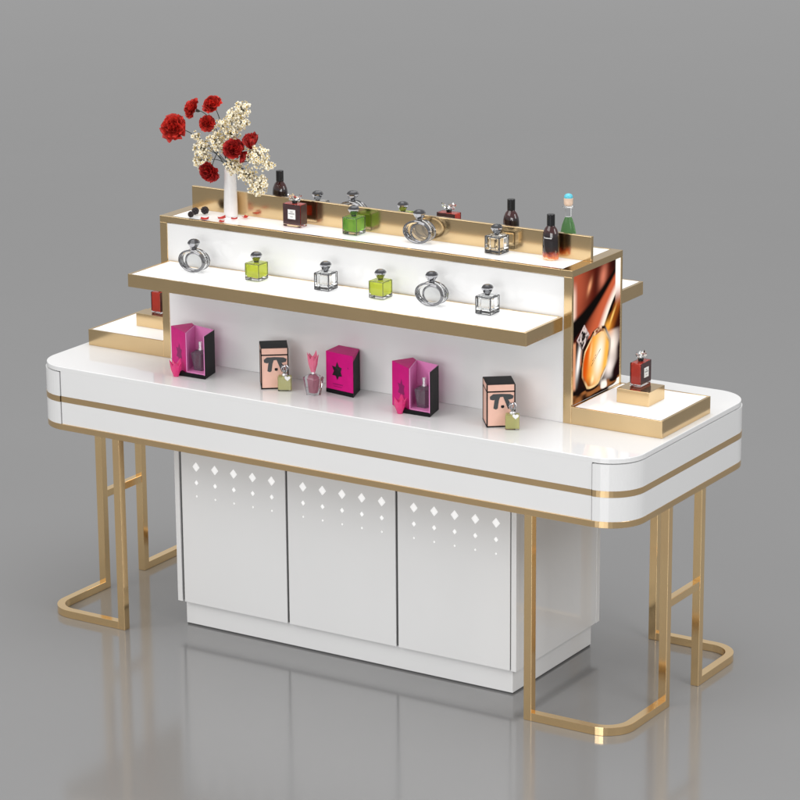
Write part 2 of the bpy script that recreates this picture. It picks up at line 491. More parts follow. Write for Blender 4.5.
# ------------------------------------------------------------------ perfume bottles
def stopper(parent, z, s=1.):
    b = la([(.007*s, z), (.0075*s, z+.005*s)], n=12)
    obj('collar', b, 'smoke', parent)
    z += .0045*s
    b = la([(.0085*s, z), (.0168*s, z+.0135*s), (.0172*s, z+.0165*s)], n=8)
    st = obj('stopper', b, 'chrome', parent)
    b = la([(.0172*s, z+.0167*s), (.0135*s, z+.0225*s), (.0075*s, z+.0255*s), (.002*s, z+.0262*s)], n=8)
    obj('crown_facets', b, 'smoke', st)  # crown coloured dark in place of dark reflections in the facets

def make_cube(label, liquid=None, a=.0485, h=.052):
    t = thing('perfume_bottle', label, 'perfume bottle')
    hw = a/2
    body = obj('body', bx(-hw, hw, -hw, hw, .0004, h), 'glass', t, bevel=.003)
    if liquid:
        obj('liquid', bx(-hw+.004, hw-.004, -hw+.004, hw-.004, .010, h-.005), liquid, t, bevel=.003)
    else:
        obj('hollow', bx(-hw+.006, hw-.006, -hw+.006, hw-.006, .012, h-.006), 'glass', t, bevel=.003)
    e = bmesh.new(); r = .0017 if not liquid else .0009
    q = hw-.001
    for sx in (-1, 1):
        for sy in (-1, 1):
            tube(e, [(sx*q, sy*q, .002), (sx*q, sy*q, h-.002)], r, 6)
    for z in (.0025, h-.002):
        for i, (p, s) in enumerate((((-q, -q), (q, -q)), ((q, -q), (q, q)), ((q, q), (-q, q)), ((-q, q), (-q, -q)))):
            tube(e, [(*p, z), (*s, z)], r*.75, 6)
    obj('edge_refraction_lines', e, 'smoke', t)  # dark tubes added to imitate the darkness refracted along the glass edges
    stopper(t, h)
    return t

def make_oval(label):
    t = thing('oval_perfume_bottle', label, 'perfume bottle')
    rx, rz, cz, dp = .0455, .0315, .0325, .030
    def ell(kx, kz, y, n=40, ox=0.):
        return [(ox+kx*math.cos(2*PI*i/n), y, cz+kz*math.sin(2*PI*i/n)) for i in range(n)]
    # hollow-centred oval glass: outer band with an inset lens
    b = bmesh.new()
    R = [[b.verts.new(p) for p in ell(kx, kz, y)] for kx, kz, y in
         ((rx*.80, rz*.78, -dp/2), (rx, rz, -dp/2+.004), (rx, rz, dp/2-.004), (rx*.80, rz*.78, dp/2), )]
    for a, c in zip(R, R[1:]):
        for i in range(40): b.faces.new((a[i], a[(i+1) % 40], c[(i+1) % 40], c[i]))
    b.faces.new(R[0][::-1]); b.faces.new(R[-1])
    obj('body', b, 'glass', t, smooth=False)
    b = bmesh.new()
    tube(b, ell(rx*.97, rz*.97, -dp/2+.001), .0030, 8, True)
    tube(b, ell(rx*.97, rz*.97, dp/2-.001), .0026, 8, True)
    obj('rim', b, 'rim', t, smooth=True)
    b = bmesh.new()
    tube(b, ell(.0300, .0262, -dp/2-.0008, ox=.0115), .0030, 8, True)
    obj('inner_ring', b, 'rim', t, smooth=True)
    b = bmesh.new()
    v = [b.verts.new(p) for p in ell(.0285, .0248, -dp/2-.0004, ox=.0115)]; b.faces.new(v)
    obj('clear_window', b, 'lens', t)
    stopper(t, cz+rz-.001, 1.08)
    return t

def ticks(b, x0, x1, y, z, h, n, ax='x'):
    for i in range(n):
        a = x0+(x1-x0)*(i+.15)/n; c = x0+(x1-x0)*(i+.75)/n
        v = [b.verts.new(p) for p in ((a, y, z), (c, y, z), (c, y, z+h), (a, y, z+h))]; b.faces.new(v)

def make_square(label):
    t = thing('square_perfume_bottle', label, 'perfume bottle')
    w, dp, h = .031, .0165, .068
    obj('body', bx(-w, w, -dp, dp, .0004, h), 'glass', t, bevel=.0016)
    obj('liquid', bx(-w+.003, w-.003, -dp+.0022, dp-.0016, .007, h-.003), 'red_liquid', t, bevel=.001)
    obj('dark_face', bx(-w+.0012, w-.0012, -dp-.0009, -dp-.0002, .0085, h-.0008), 'plum', t)
    fp = bmesh.new()
    for x0, x1, z0, z1 in ((-w+.001, -.010, .008, h-.001), (.014, w-.001, .008, h-.001), (-.0098, .0138, .008, .020), (-.0098, .0138, .050, h-.001)):
        box(fp, x0, x1, dp+.0002, dp+.0008, z0, z1)
    obj('back_face', fp, 'plum', t)
    obj('side_face', bx(w+.0002, w+.0007, -dp+.001, dp-.001, .0085, h-.0008), 'plum', t)
    lb = obj('label', bx(-.0125, .0135, -dp-.0018, -dp-.0012, .024, .052), 'label', t)
    tk = bmesh.new()
    ticks(tk, -.004, .005, -dp-.0021, .0445, .0022, 4)
    ticks(tk, -.0095, .0105, -dp-.0021, .0385, .003, 9)
    ticks(tk, -.004, .005, -dp-.0021, .0300, .0018, 4)
    obj('print', tk, 'ink', lb)
    obj('neck', la([(.0075, h), (.0075, h+.004), (.0085, h+.0045), (.0085, h+.008)], n=16), 'black', t)
    b = bmesh.new(); z = h+.008
    for k in range(9):
        a = 2*PI*k/9+.2; L = .019 if k % 2 else .023
        c = Vector((L*math.cos(a), L*.55*math.sin(a), z+.010+.005*math.sin(3*a)))
        s = Vector((-math.sin(a)*.006, math.cos(a)*.0045, 0))
        p = [Vector((0, 0, z+.001)), c-s, c+Vector((0, 0, .006)), c+s, c-Vector((0, 0, .005))]
        vv = [b.verts.new(x) for x in p]
        for f in ((0, 1, 2), (0, 2, 3), (0, 3, 4), (0, 4, 1), (1, 4, 3), (1, 3, 2)): b.faces.new([vv[i] for i in f])
    obj('crystal_stopper', b, 'glass', t)
    return t

def make_dark(label):
    t = thing('dark_perfume_bottle', label, 'perfume bottle')
    prof = [(.020, .0004), (.0235, .003), (.0245, .012), (.0245, .055), (.0242, .066), (.0225, .077), (.018, .088), (.0125, .0945), (.0115, .0965)]
    obj('body', la(prof, n=40, sy=.72), 'fiery', t, smooth=True)
    obj('cap', la([(.0105, .0967), (.0112, .0975), (.0112, .127), (.0106, .1285), (.004, .129)], n=28), 'black', t)
    b = bmesh.new()
    for i in range(9):      # small printed line that follows the curved glass
        for (q0, q1) in ((.12, .8),):
            a0, a1 = [-PI/2+(-4.5+i+q)*.115 for q in (q0, q1)]
            zh = .0030 if i else .0046
            P = [(.02475*math.cos(a), .02475*.72*math.sin(a)-.0003, z) for a, z in ((a0, .062), (a1, .062), (a1, .062+zh), (a0, .062+zh))]
            b.faces.new([b.verts.new(p) for p in P])
    obj('print', b, 'label', t)
    return t

BG = 'perfume bottles on the top of the riser'; SG = 'perfume bottles on the front shelf'
def place(o, x, y, z, rz=0., g=None):
    o.location = (x, y, z); o.rotation_euler.z = rz
    if g: o['group'] = g
    return o
# top, in front of the divider
sq = place(make_square('square bottle with white front label on the riser top, nearest the vase'), -.268, -.058, ZT, 0, BG)
gr = place(make_cube('green cube bottle in front of the gold divider, right of the labelled square bottle', 'green'), -.066, -.055, ZT, 0, BG)
ov = place(make_oval('clear oval ring-shaped perfume bottle on top of the riser in front of the gold divider'), .155, -.055, ZT, 0, BG)
cu = place(make_cube('clear cube perfume bottle on top of the riser in front of the gold divider'), .409, -.056, ZT, -.05, BG)
dk = place(make_dark('dark bottle with glowing orange base in front of the right end of the divider'), .578, -.050, ZT, 0, BG)
# top, behind the divider
YBK = .065
def dupg(o, x, y, z, rz, label, g): r = dup(o, (x, y, z), rz, label); r['group'] = g; return r
dupg(dk, -.403, YBK, ZT, PI, 'dark brown bottle with black cap behind the gold divider, beside the white flowers', BG)
dupg(cu, -.270, YBK, ZT, 0, 'clear cube bottle behind the gold divider, showing just behind the labelled square bottle', BG)
dupg(ov, -.147, YBK, ZT, 0, 'clear oval bottle behind the gold divider, its ring showing over the green bottle', BG)
gb = place(make_cube('lime green cube bottle behind the gold divider, only its upper part showing', 'lime'), .025, YBK, ZT, 0, BG)
dupg(sq, .180, YBK, ZT, PI, 'red square bottle behind the gold divider, seen from its back', BG)
dupg(dk, .385, YBK, ZT, PI, 'dark brown bottle with black cap behind the gold divider, above the clear cube bottle', BG)
tf = thing('flask_perfume_bottle', 'tall tapering green bottle with cyan dome stopper behind the right end of the divider', 'perfume bottle', (.569, YBK, ZT), 0, BG)
obj('body', la([(.026, .0004), (.0285, .003), (.0245, .04), (.0175, .075), (.0115, .092), (.0085, .098)], n=32), 'clear_green', tf, smooth=True)
obj('neck', la([(.0085, .0982), (.0085, .124)], n=24), 'glass', tf, smooth=False)
obj('collar', la([(.0085, .1242), (.016, .1255), (.0165, .1275), (.0105, .130)], n=24), 'glass', tf)
obj('cork', la([(.0105, .1302), (.0125, .134), (.0130, .150), (.0125, .1515)], n=24), 'peach', tf)
obj('dome_stopper', la([(.0122, .1517), (.0128, .1545), (.0112, .159), (.0075, .1625), (.0025, .164)], n=24), 'cyan', tf, smooth=True)
# shelf
dupg(ov, -.519, -.214, ZS, 0, 'clear oval bottle at the left end of the front shelf', SG)
dupg(gb, -.303, -.208, ZS, 0, 'lime green cube bottle on the front shelf, next to its left oval bottle', SG)
dupg(cu, -.066, -.205, ZS, .04, 'clear cube bottle on the front shelf, standing between two lime green bottles', SG)
dupg(gb, .120, -.208, ZS, -.02, 'lime green cube bottle on the front shelf, next to its right oval bottle', SG)
dupg(ov, .287, -.205, ZS, 0, 'clear oval bottle on the front shelf, between the lime green and clear cube bottles', SG)
dupg(cu, .469, -.209, ZS, 0, 'clear cube bottle at the right end of the front shelf', SG)
# pedestals
dupg(sq, .820, .032, PT, PI/2, 'red square bottle with white label on the gold block beside the lit picture', 'red bottles on the gold blocks')
dupg(sq, -.815, .018, PT, PI/2, 'red square bottle on the left gold block, its top hidden by the shelf', 'red bottles on the gold blocks')

# ------------------------------------------------------------------ boxes and bottles on the counter
# salmon boxes
def make_salmon(label):
    t = thing('perfume_box', label, 'perfume box', group='salmon boxes on the counter')
    a, b, h = .0385, .0405, .122
    obj('carton', bx(-a, a, -b, b, .0004, .100), 'cream', t)
    ld = obj('lid', bx(-a-.0004, a+.0004, -b-.0004, b+.0004, .1035, h-.0006), 'cream', t)
    obj('lid_top', bx(-a-.001, a+.001, -b-.001, b+.001, h-.0004, h+.001), 'black_card', ld)
    e = bmesh.new(); w = .0016
    for sx in (-1, 1):
        for sy in (-1, 1):
            box(e, sx*a-w, sx*a+w, sy*b-w, sy*b+w, .0006, h-.0008)
    for z0, z1 in ((.0005, .0042), (.0998, .1036)):
        box(e, -a-.0009, a+.0009, -b-.0009, b+.0009, z0, z1)
    obj('black_edging', e, 'black_card', t)
    y = -b-.0007
    bw = bmesh.new()
    def poly(P):
        bw.faces.new([bw.verts.new((x, y, z)) for x, z in P])
    poly([(-.031, .088), (-.030, .080), (-.022, .0775), (-.014, .080), (-.004, .086), (.006, .087), (.012, .081), (.022, .078), (.033, .081), (.035, .089), (.026, .094), (.0, .0955), (-.022, .095)])
    y -= .0002
    poly([(-.017, .083), (-.021, .054), (-.014, .051), (-.009, .054), (-.006, .076), (-.002, .087)])
    poly([(.006, .087), (.011, .074), (.020, .051), (.027, .056), (.023, .074), (.016, .084)])
    obj('bow_print', bw, 'bow', t)
    y -= .0001
    dt = bmesh.new(); dt.faces.new([dt.verts.new((.0045+.0050*math.cos(PI*k/4), y, .0585+.0042*math.sin(PI*k/4)+(.0016 if k in (1, 3) else 0))) for k in range(8)])
    obj('heart_print', dt, 'black', t)
    return t
c1 = place(make_salmon('salmon box with black lid and grey bow, right of the left open carton'), -.2345, -.228, H, .645)
dup(c1, (.5190, -.231, H), .665, 'salmon box with black lid and grey bow, nearest the right end of the counter')

def make_heart_bottle(label):
    t = thing('small_perfume_bottle', label, 'perfume bottle', group='small olive bottles by the salmon boxes')
    obj('body', bx(-.0195, .0195, -.0125, .0125, .0004, .043), 'glass', t, bevel=.002)
    obj('liquid', bx(-.0180, .0180, -.0110, .0110, .0035, .0415), 'olive', t, bevel=.0015)
    obj('collar', la([(.008, .0432), (.0085, .047), (.0065, .050)], n=20), 'silver', t)
    b = bmesh.new()
    for k in range(7):
        a = 2*PI*k/7
        tube(b, [(0, 0, .049), (.006*math.cos(a), .005*math.sin(a), .058), (.010*math.cos(a), .008*math.sin(a), .066+.004*(k % 2)), (.006*math.cos(a+.5), .005*math.sin(a+.5), .074)], .0021, 6)
    obj('stopper', b, 'chrome', t)
    P = []
    for i in range(24):
        q = 2*PI*i/24
        P.append((.009+.0092*(16*math.sin(q)**3)/17, .0395+.0088*(13*math.cos(q)-5*math.cos(2*q)-2*math.cos(3*q)-math.cos(4*q))/17))
    b = bmesh.new()
    v0 = [b.verts.new((x, -.0142, z)) for x, z in P]; v1 = [b.verts.new((x, -.0128, z)) for x, z in P]
    b.faces.new(v0); b.faces.new(v1[::-1])
    for i in range(24): b.faces.new((v0[i], v0[(i+1) % 24], v1[(i+1) % 24], v1[i]))
    hb = obj('heart_tag', b, 'label', t)
    return t
h1 = place(make_heart_bottle('small olive green bottle with a white heart tag, in front of the left salmon box'), -.1785, -.256, H, .50)
dup(h1, (.5800, -.262, H), .50, 'small olive green bottle with a white heart tag, in front of the right salmon box')

# flower bottle body (used alone, in the open cartons and with its cap)
def star_body(parent, s=1., shell_m='pale_glass', core_m='rose_core'):
    n = 10
    def ring(b, r0, r1, z):
        return [b.verts.new(((r0 if k % 2 else r1)*s*math.cos(2*PI*k/n), (r0 if k % 2 else r1)*.8*s*math.sin(2*PI*k/n), z*s)) for k in range(n)]
    def shell(b, rows):
        R = [ring(b, *r) for r in rows]
        for a, c in zip(R, R[1:]):
            for i in range(n): b.faces.new((a[i], a[(i+1) % n], c[(i+1) % n], c[i]))
        b.faces.new(R[0][::-1]); b.faces.new(R[-1])
        return b
    obj('body', shell(bmesh.new(), ((.017, .022, .0004), (.019, .023, .006), (.023, .030, .045), (.024, .032, .054), (.014, .018, .0595), (.007, .009, .0615))), shell_m, parent)
    obj('perfume', shell(bmesh.new(), ((.010, .012, .007), (.012, .014, .02), (.014, .018, .048), (.008, .010, .0565))), core_m, parent)

def crown_cap(b, z, h, r, n=6):
    # tulip of pointed petals
    base = [(.42*r, z), (.50*r, z+.10*h), (.80*r, z+.36*h), (.92*r, z+.58*h)]
    rings = []
    for rr, zz in base:
        rings.append([b.verts.new((rr*math.cos(2*PI*k/(2*n)), rr*math.sin(2*PI*k/(2*n)), zz)) for k in range(2*n)])
    tips = []
    for k in range(2*n):
        a = 2*PI*k/(2*n)
        if k % 2 == 0: tips.append(b.verts.new((1.08*r*math.cos(a), 1.08*r*math.sin(a), z+h*(1.0 if k % 4 else .88))))
        else: tips.append(b.verts.new((.86*r*math.cos(a), .86*r*math.sin(a), z+.66*h)))
    rings.append(tips)
    for a, c in zip(rings, rings[1:]):
        for i in range(2*n): b.faces.new((a[i], a[(i+1) % (2*n)], c[(i+1) % (2*n)], c[i]))
    ct = b.verts.new((0, 0, z+.50*h))
    for i in range(2*n): b.faces.new((tips[i], tips[(i+1) % (2*n)], ct))
    b.faces.new(rings[0][::-1])
    return b

fbt = thing('star_perfume_bottle', 'violet faceted bottle with a pink flower cap beside the closed magenta carton', 'perfume bottle', (-.0830, -.252, H), .3)
star_body(fbt)
obj('neck', la([(.006, .0617), (.006, .070)], n=16), 'silver', fbt)
b = bmesh.new(); crown_cap(b, .068, .060, .0165, 5)
obj('flower_cap', b, 'pink_cap2', fbt)

def make_cap(label, x, y, rz):
    t = obj('crown_cap', crown_cap(bmesh.new(), .0005, .052, .0180, 5), 'pink_cap', None)
    t.location = (x, y, H); t.rotation_euler.z = rz
    t['label'] = label; t['category'] = 'bottle cap'; t['group'] = 'pink crown caps by the open cartons'
    return t
make_cap('hot pink crown-shaped cap standing in front of the left open carton', -.5370, -.294, .2)
make_cap('hot pink crown-shaped cap standing in front of the right open carton', .2330, -.290, .6)

def star_pts(cx, cz, r, n=6, k=.50):
    P = []
    for i in range(2*n):
        a = PI/2+PI*i/n; rr = r*(1 if i % 2 == 0 else k)*(1+.14*math.sin(3*i))
        P.append((cx+rr*math.cos(a)*.82, cz+rr*math.sin(a)))
    return P
def face_decal(p, q, pts, off):
    # flat print on the vertical face that runs from plan point p to plan point q
    p, q = Vector((*p, 0)), Vector((*q, 0)); d = (q-p).normalized(); nrm = Vector((d.y, -d.x, 0))
    b = bmesh.new()
    for P in pts: b.faces.new([b.verts.new(p+d*s+nrm*off+Vector((0, 0, z))) for s, z in P])
    return b
# closed magenta carton
O = Vector((-.02, -.18))
L_, B_, R_, F_ = [(x-O.x, y-O.y) for x, y in ((-.067, -.209), (-.070, -.137), (.006, -.145), (.034, -.223))]
mc = thing('magenta_carton', 'closed magenta carton with a dark star on its front', 'perfume box', (O.x, O.y, H))
obj('carton', pr([L_, F_, R_, B_], .0125, .122), 'magenta', mc, bevel=.0006)
grow = lambda P, k: [(p[0]*k, p[1]*k) for p in P]
obj('base', pr(grow([L_, F_, R_, B_], 1.012), .0004, .0123), 'black_card', mc)
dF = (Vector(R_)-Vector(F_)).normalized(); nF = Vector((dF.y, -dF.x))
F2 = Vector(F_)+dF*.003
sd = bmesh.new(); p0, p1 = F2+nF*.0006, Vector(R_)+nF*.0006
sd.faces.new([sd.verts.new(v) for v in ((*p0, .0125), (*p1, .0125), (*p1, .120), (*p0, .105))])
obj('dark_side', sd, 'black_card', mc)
w = (Vector(F_)-Vector(L_)).length
st = obj('star_print', face_decal(L_, F_, [star_pts(w*.42, .068, .0285)], .0007), 'black', mc)
obj('print', face_decal(L_, F_, [[(w*.26+.0042*k, .028), (w*.26+.0042*k+.003, .028), (w*.26+.0042*k+.003, .031), (w*.26+.0042*k, .031)] for k in range(9)] +
    [[(w*.28+.003*k, .022), (w*.28+.003*k+.002, .022), (w*.28+.003*k+.002, .0238), (w*.28+.003*k, .0238)] for k in range(11)] + [[(w*.80, .083), (w*.83, .080), (w*.835, .084), (w*.81, .087)]], .0007), 'magenta_dark', mc)

# open magenta cartons
def make_open(label, loc):
    O = Vector((-.51, -.235))
    A, Bp, R, F, Cc, I, BL = [(x-O.x, y-O.y) for x, y in ((-.600, -.228), (-.566, -.170), (-.462, -.203), (-.443, -.281), (-.513, -.276), (-.545, -.186), (-.535, -.283))]
    t = thing('open_carton', label, 'perfume box', loc, 0, 'open magenta cartons on the counter')
    V2 = lambda p: Vector(p)
    def wall(p, q, th, z0, z1, slope=None):
        p, q = V2(p), V2(q); d = (q-p).normalized(); n = Vector((-d.y, d.x))*th
        b = bmesh.new(); P = [p, q, q+n, p+n]
        lo = [b.verts.new((*x, z0)) for x in P]
        hi = [b.verts.new((*x, z1 if i in (0, 3) else (slope if slope else z1))) for i, x in enumerate(P)]
        b.faces.new(lo[::-1]); b.faces.new(hi)
        for i in range(4): b.faces.new((lo[i], lo[(i+1) % 4], hi[(i+1) % 4], hi[i]))
        return b
    h = .130
    # swung-open left leaf, a closed wedge
    d = obj('open_leaf', pr([A, (Cc[0]-.001, Cc[1]), (I[0]-.002, I[1]+.001), Bp], .0006, h), 'magenta', t, bevel=.0005)
    w = (V2(Cc)-V2(A)).length
    obj('star_print', face_decal(A, Cc, [star_pts(w*.55, .060, .030)], .0006), 'magenta_dark', d)
    # tray
    tr = obj('base', pr([BL, F, R, I], .0004, .0115), 'black_card', t)
    obj('tray_floor', pr([Cc, (F[0]-.003, F[1]+.003), (R[0]-.003, R[1]), I], .0117, .0145), 'pink', tr)
    obj('left_wall', wall(I, Cc, .0022, .0147, h), 'pink', t)
    obj('back_wall', wall((R[0]-.004, R[1]-.001), (I[0]+.001, I[1]-.002), -.0022, .0147, h), 'pink', t)
    rw = obj('right_wall', wall(F, R, .0022, .0117, h), 'pink', t)
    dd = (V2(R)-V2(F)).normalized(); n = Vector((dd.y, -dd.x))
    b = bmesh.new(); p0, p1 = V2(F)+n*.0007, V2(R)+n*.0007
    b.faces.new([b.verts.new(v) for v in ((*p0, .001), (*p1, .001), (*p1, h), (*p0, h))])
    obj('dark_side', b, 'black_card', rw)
    bt = [b_ for b_ in ()]
    return t
def tray_bottle(loc, label):
    t = thing('star_perfume_bottle', label, 'perfume bottle', loc, .25, 'uncapped violet bottles in the open cartons')
    star_body(t, .98, 'dusk_glass', 'violet_core')
    obj('pump', la([(.0068, .0604), (.0068, .065), (.0052, .0655), (.0052, .076), (.0060, .0765), (.0060, .084), (.002, .085)], n=16), 'silver', t)
    return t
oc = make_open('open magenta carton with pink inside, leftmost box on the counter', (-.51, -.235, H))
dup(oc, (.2585, -.235, H), 0, 'open magenta carton with pink inside, right of the closed magenta carton')
tray_bottle((-.486, -.240, H+.0146), 'uncapped violet bottle standing inside the left open carton')
tray_bottle((.2825, -.240, H+.0146), 'uncapped violet bottle standing inside the right open carton')

# ------------------------------------------------------------------ vase, flowers, petals, berries
VX, VY = -.5065, -.042
vs_ = thing('flower_vase', 'slim white porcelain vase holding red and cream flowers on top of the riser', 'vase', (VX, VY, ZT))
prof = [(.0185, .0004), (.0205, .004), (.0203, .03), (.0188, .08), (.0172, .125), (.0162, .146), (.0150, .146), (.0150, .130), (.0100, .128)]
obj('body', la(prof, n=36), 'vase', vs_, smooth=False)
for p in bpy.data.objects['body'].data.polygons if False else []: pass
MOUTH = Vector((VX, VY, ZT+.132))

def ruffled_head(R, seed, axis, n=46, spread=1.0):
    rnd = random.Random(seed); b = bmesh.new()
    ax = Vector(axis).normalized()
    rot = Vector((0, 0, 1)).rotation_difference(ax).to_matrix()
    for k in range(n):
        t = (k+.5)/n
        th = spread*1.75*t**.62                       # angle away from the axis
        ph = k*2.39996+rnd.uniform(-.3, .3)
        ln = R*(.80+.28*t)*rnd.uniform(.86, 1.1)
        wd = R*(.34+.42*t)*rnd.uniform(.85, 1.2)
        d = Vector((math.sin(th)*math.cos(ph), math.sin(th)*math.sin(ph), math.cos(th)))
        s = d.cross(Vector((0, 0, 1)))
        if s.length < 1e-4: s = Vector((1, 0, 0))
        s.normalize(); nn = s.cross(d)
        if nn.z < 0: nn = -nn
        rows = []; fr = rnd.uniform(5, 9); p0 = rnd.uniform(0, 6)
        for i in range(5):
            v = i/4; row = []
            for j in range(7):
                u = j/6*2-1
                w = wd*(.18+.82*math.sin(v*PI*.5)**.9)
                edge = v*v
                ruf = R*.13*edge*math.sin(u*fr+p0)
                lv = v*(1-.16*u*u*edge+.05*edge*math.sin(u*fr*1.7+p0))
                p = d*(ln*lv)+s*(u*w)+nn*(ruf+R*.20*v*v*(1-t*.5)-R*.25*u*u*(1-t)*.6)
                row.append(b.verts.new(rot @ p))
            rows.append(row)
        for a, c in zip(rows, rows[1:]):
            for j in range(6): b.faces.new((a[j], a[j+1], c[j+1], c[j]))
    return b

def flower(pos, R, axis, label, seed, mat='petal', bend=(0, 0, .04), n=46, spread=1., xy=1.):
    pos = Vector(pos); t = thing('red_flower', label, 'flower', MOUTH, 0, 'red flowers in the vase')
    L = pos-MOUTH; ax = Vector(axis).normalized()
    back = L-ax*R*.35
    st = bez((random.uniform(-.006, .006), random.uniform(-.006, .006), -.002), Vector((L.x*.18, L.y*.2, .06))+Vector(bend)*.4, back-ax*.045+Vector(bend)*.5, back, 16)
    obj('stem', tube(bmesh.new(), st, .0015, 6, r1=.0011), 'stem', t, smooth=True)
    h = obj('flower_head', ruffled_head(R, seed, axis, n, spread), mat, t, smooth=True, loc=tuple(L))
    h.scale = (xy, xy, 1)
    cx = bmesh.new(); lathe(cx, [(.001, -.012), (.004, -.008), (.0055, 0.0)], n=10)
    rot = Vector((0, 0, 1)).rotation_difference(ax).to_matrix().to_4x4()
    bmesh.ops.transform(cx, matrix=Matrix.Translation(L-ax*R*.30) @ rot, verts=cx.verts[:])
    obj('calyx', cx, 'stem', t)
    return t
CAMD = Vector((.52, -.82, .25))
flower((-.676, -.085, 1.480), .036, (.1, -.85, .25), 'largest red flower, reaching farthest left from the vase', 1, bend=(0, 0, .03))
flower((-.602, -.085, 1.543), .0300, (-.62, -.6, .35), 'red flower seen from the side, upper left, with its dark centre to the right', 2, bend=(.02, 0, .03), n=44)
flower((-.534, -.085, 1.563), .0270, (-.1, -.6, .7), 'topmost red flower of the vase', 3, bend=(0, 0, .02))
flower((-.553, -.085, 1.506), .0225, (.3, -.85, .2), 'small round red flower facing forward below the topmost one', 4, bend=(0, 0, .02))
flower((-.447, -.105, 1.443), .0300, (.2, -.7, .6), 'deep red flower in the middle of the arrangement above the vase mouth', 5, 'petal_dark', bend=(0, 0, .01))
flower((-.400, -.085, 1.446), .0460, (-.04, -.10, 1.), 'half closed deep red flower standing at the right behind the cream sprays', 6, 'petal_dark', bend=(.01, 0, .0), spread=.42, xy=.62)
flower((-.430, -.090, 1.432), .0280, (.5, .2, -.6), 'small drooping deep red flower just right of the middle flower', 7, 'petal_dark', bend=(.01, 0, .02), n=26, spread=.5, xy=.8)
flower((-.551, -.085, 1.362), .0300, (.0, -.75, -.35), 'deep red flower hanging low at the left of the vase neck', 8, 'petal_dark', bend=(0, 0, .10))

def spray(blobs, label, seed, n_mul=1.):
    rnd = random.Random(seed)
    t = thing('blossom_spray', label, 'flower spray', MOUTH, 0, 'cream blossom sprays in the vase')
    stem = bmesh.new(); pet = bmesh.new(); pol = bmesh.new()
    for c, r, cnt in blobs:
        L = Vector(c)-MOUTH
        tube(stem, bez((rnd.uniform(-.007, .007), rnd.uniform(-.007, .007), -.002), (L.x*.15, L.y*.2, .05), L*.75+Vector((0, 0, .012)), L, 10), .0011, 6)
        for k in range(int(cnt*1.75)):
            th = math.acos(rnd.uniform(-1, 1)); ph = rnd.uniform(0, 2*PI)
            d = Vector((math.sin(th)*math.cos(ph), math.sin(th)*math.sin(ph), math.cos(th)))
            q = r*rnd.uniform(.40, 1.2)
            p = L+d*q
            if k % 3 == 0: tube(stem, [L+d*q*.15, p-d*.001], .0005, 4)
            ax = (d+Vector((rnd.uniform(-.5, .5), rnd.uniform(-.5, .5), rnd.uniform(-.2, .6)))).normalized()
            s = ax.cross(Vector((0.3, 0.9, .2))).normalized(); u = ax.cross(s)
            if rnd.random() < .42:
                pr_ = rnd.uniform(.0050, .0070); n = 5; a0 = rnd.uniform(0, 2)
                for m in range(n):
                    a = a0+2*PI*m/n
                    e = s*math.cos(a)+u*math.sin(a); f = s*-math.sin(a)+u*math.cos(a)
                    P = [p, p+e*pr_*.55+f*pr_*.42+ax*.0010, p+e*pr_+f*pr_*.16+ax*.0020, p+e*pr_-f*pr_*.16+ax*.0020, p+e*pr_*.55-f*pr_*.42+ax*.0010]
                    pet.faces.new([pet.verts.new(x) for x in P])
                bmesh.ops.create_icosphere(pol, subdivisions=1, radius=.0021, matrix=Matrix.Translation(p+ax*.0014))
            else:
                rb = rnd.uniform(.0028, .0042)
                bmesh.ops.create_icosphere(pet, subdivisions=1, radius=rb, matrix=Matrix.Translation(p))
                if rnd.random() < .62: bmesh.ops.create_icosphere(pol, subdivisions=1, radius=rb*.62, matrix=Matrix.Translation(p-d*rb*.8))
    obj('stem', stem, 'stem', t); obj('blossoms', pet, 'blossom', t); obj('pollen', pol, 'pollen', t)
    return t
spray([((-.427, -.085, 1.560), .023, 52), ((-.463, -.085, 1.535), .022, 46), ((-.497, -.085, 1.506), .019, 34), ((-.434, -.085, 1.520), .022, 46), ((-.466, -.085, 1.486), .024, 52)], 'tall cream blossom spray, topmost of the sprays', 11)
spray([((-.520, -.085, 1.462), .026, 64), ((-.515, -.085, 1.440), .020, 30)], 'cream blossom spray left of the middle red flower, rounded', 12)
spray([((-.572, -.085, 1.432), .027, 60), ((-.570, -.085, 1.394), .026, 62), ((-.592, -.085, 1.462), .014, 16)], 'cream blossom spray at the far left above the low hanging red flower', 13)
spray([((-.462, -.085, 1.390), .024, 70)], 'small round cream blossom ball just above the vase mouth', 14)
spray([((-.374, -.085, 1.424), .030, 64), ((-.345, -.085, 1.406), .020, 26), ((-.400, -.085, 1.436), .016, 22)], 'cream blossom spray reaching right, beneath the half closed red flower', 15)
spray([((-.413, -.085, 1.368), .025, 58), ((-.380, -.085, 1.336), .026, 60), ((-.366, -.085, 1.350), .020, 30)], 'cream blossom spray hanging low at the right of the vase', 16)

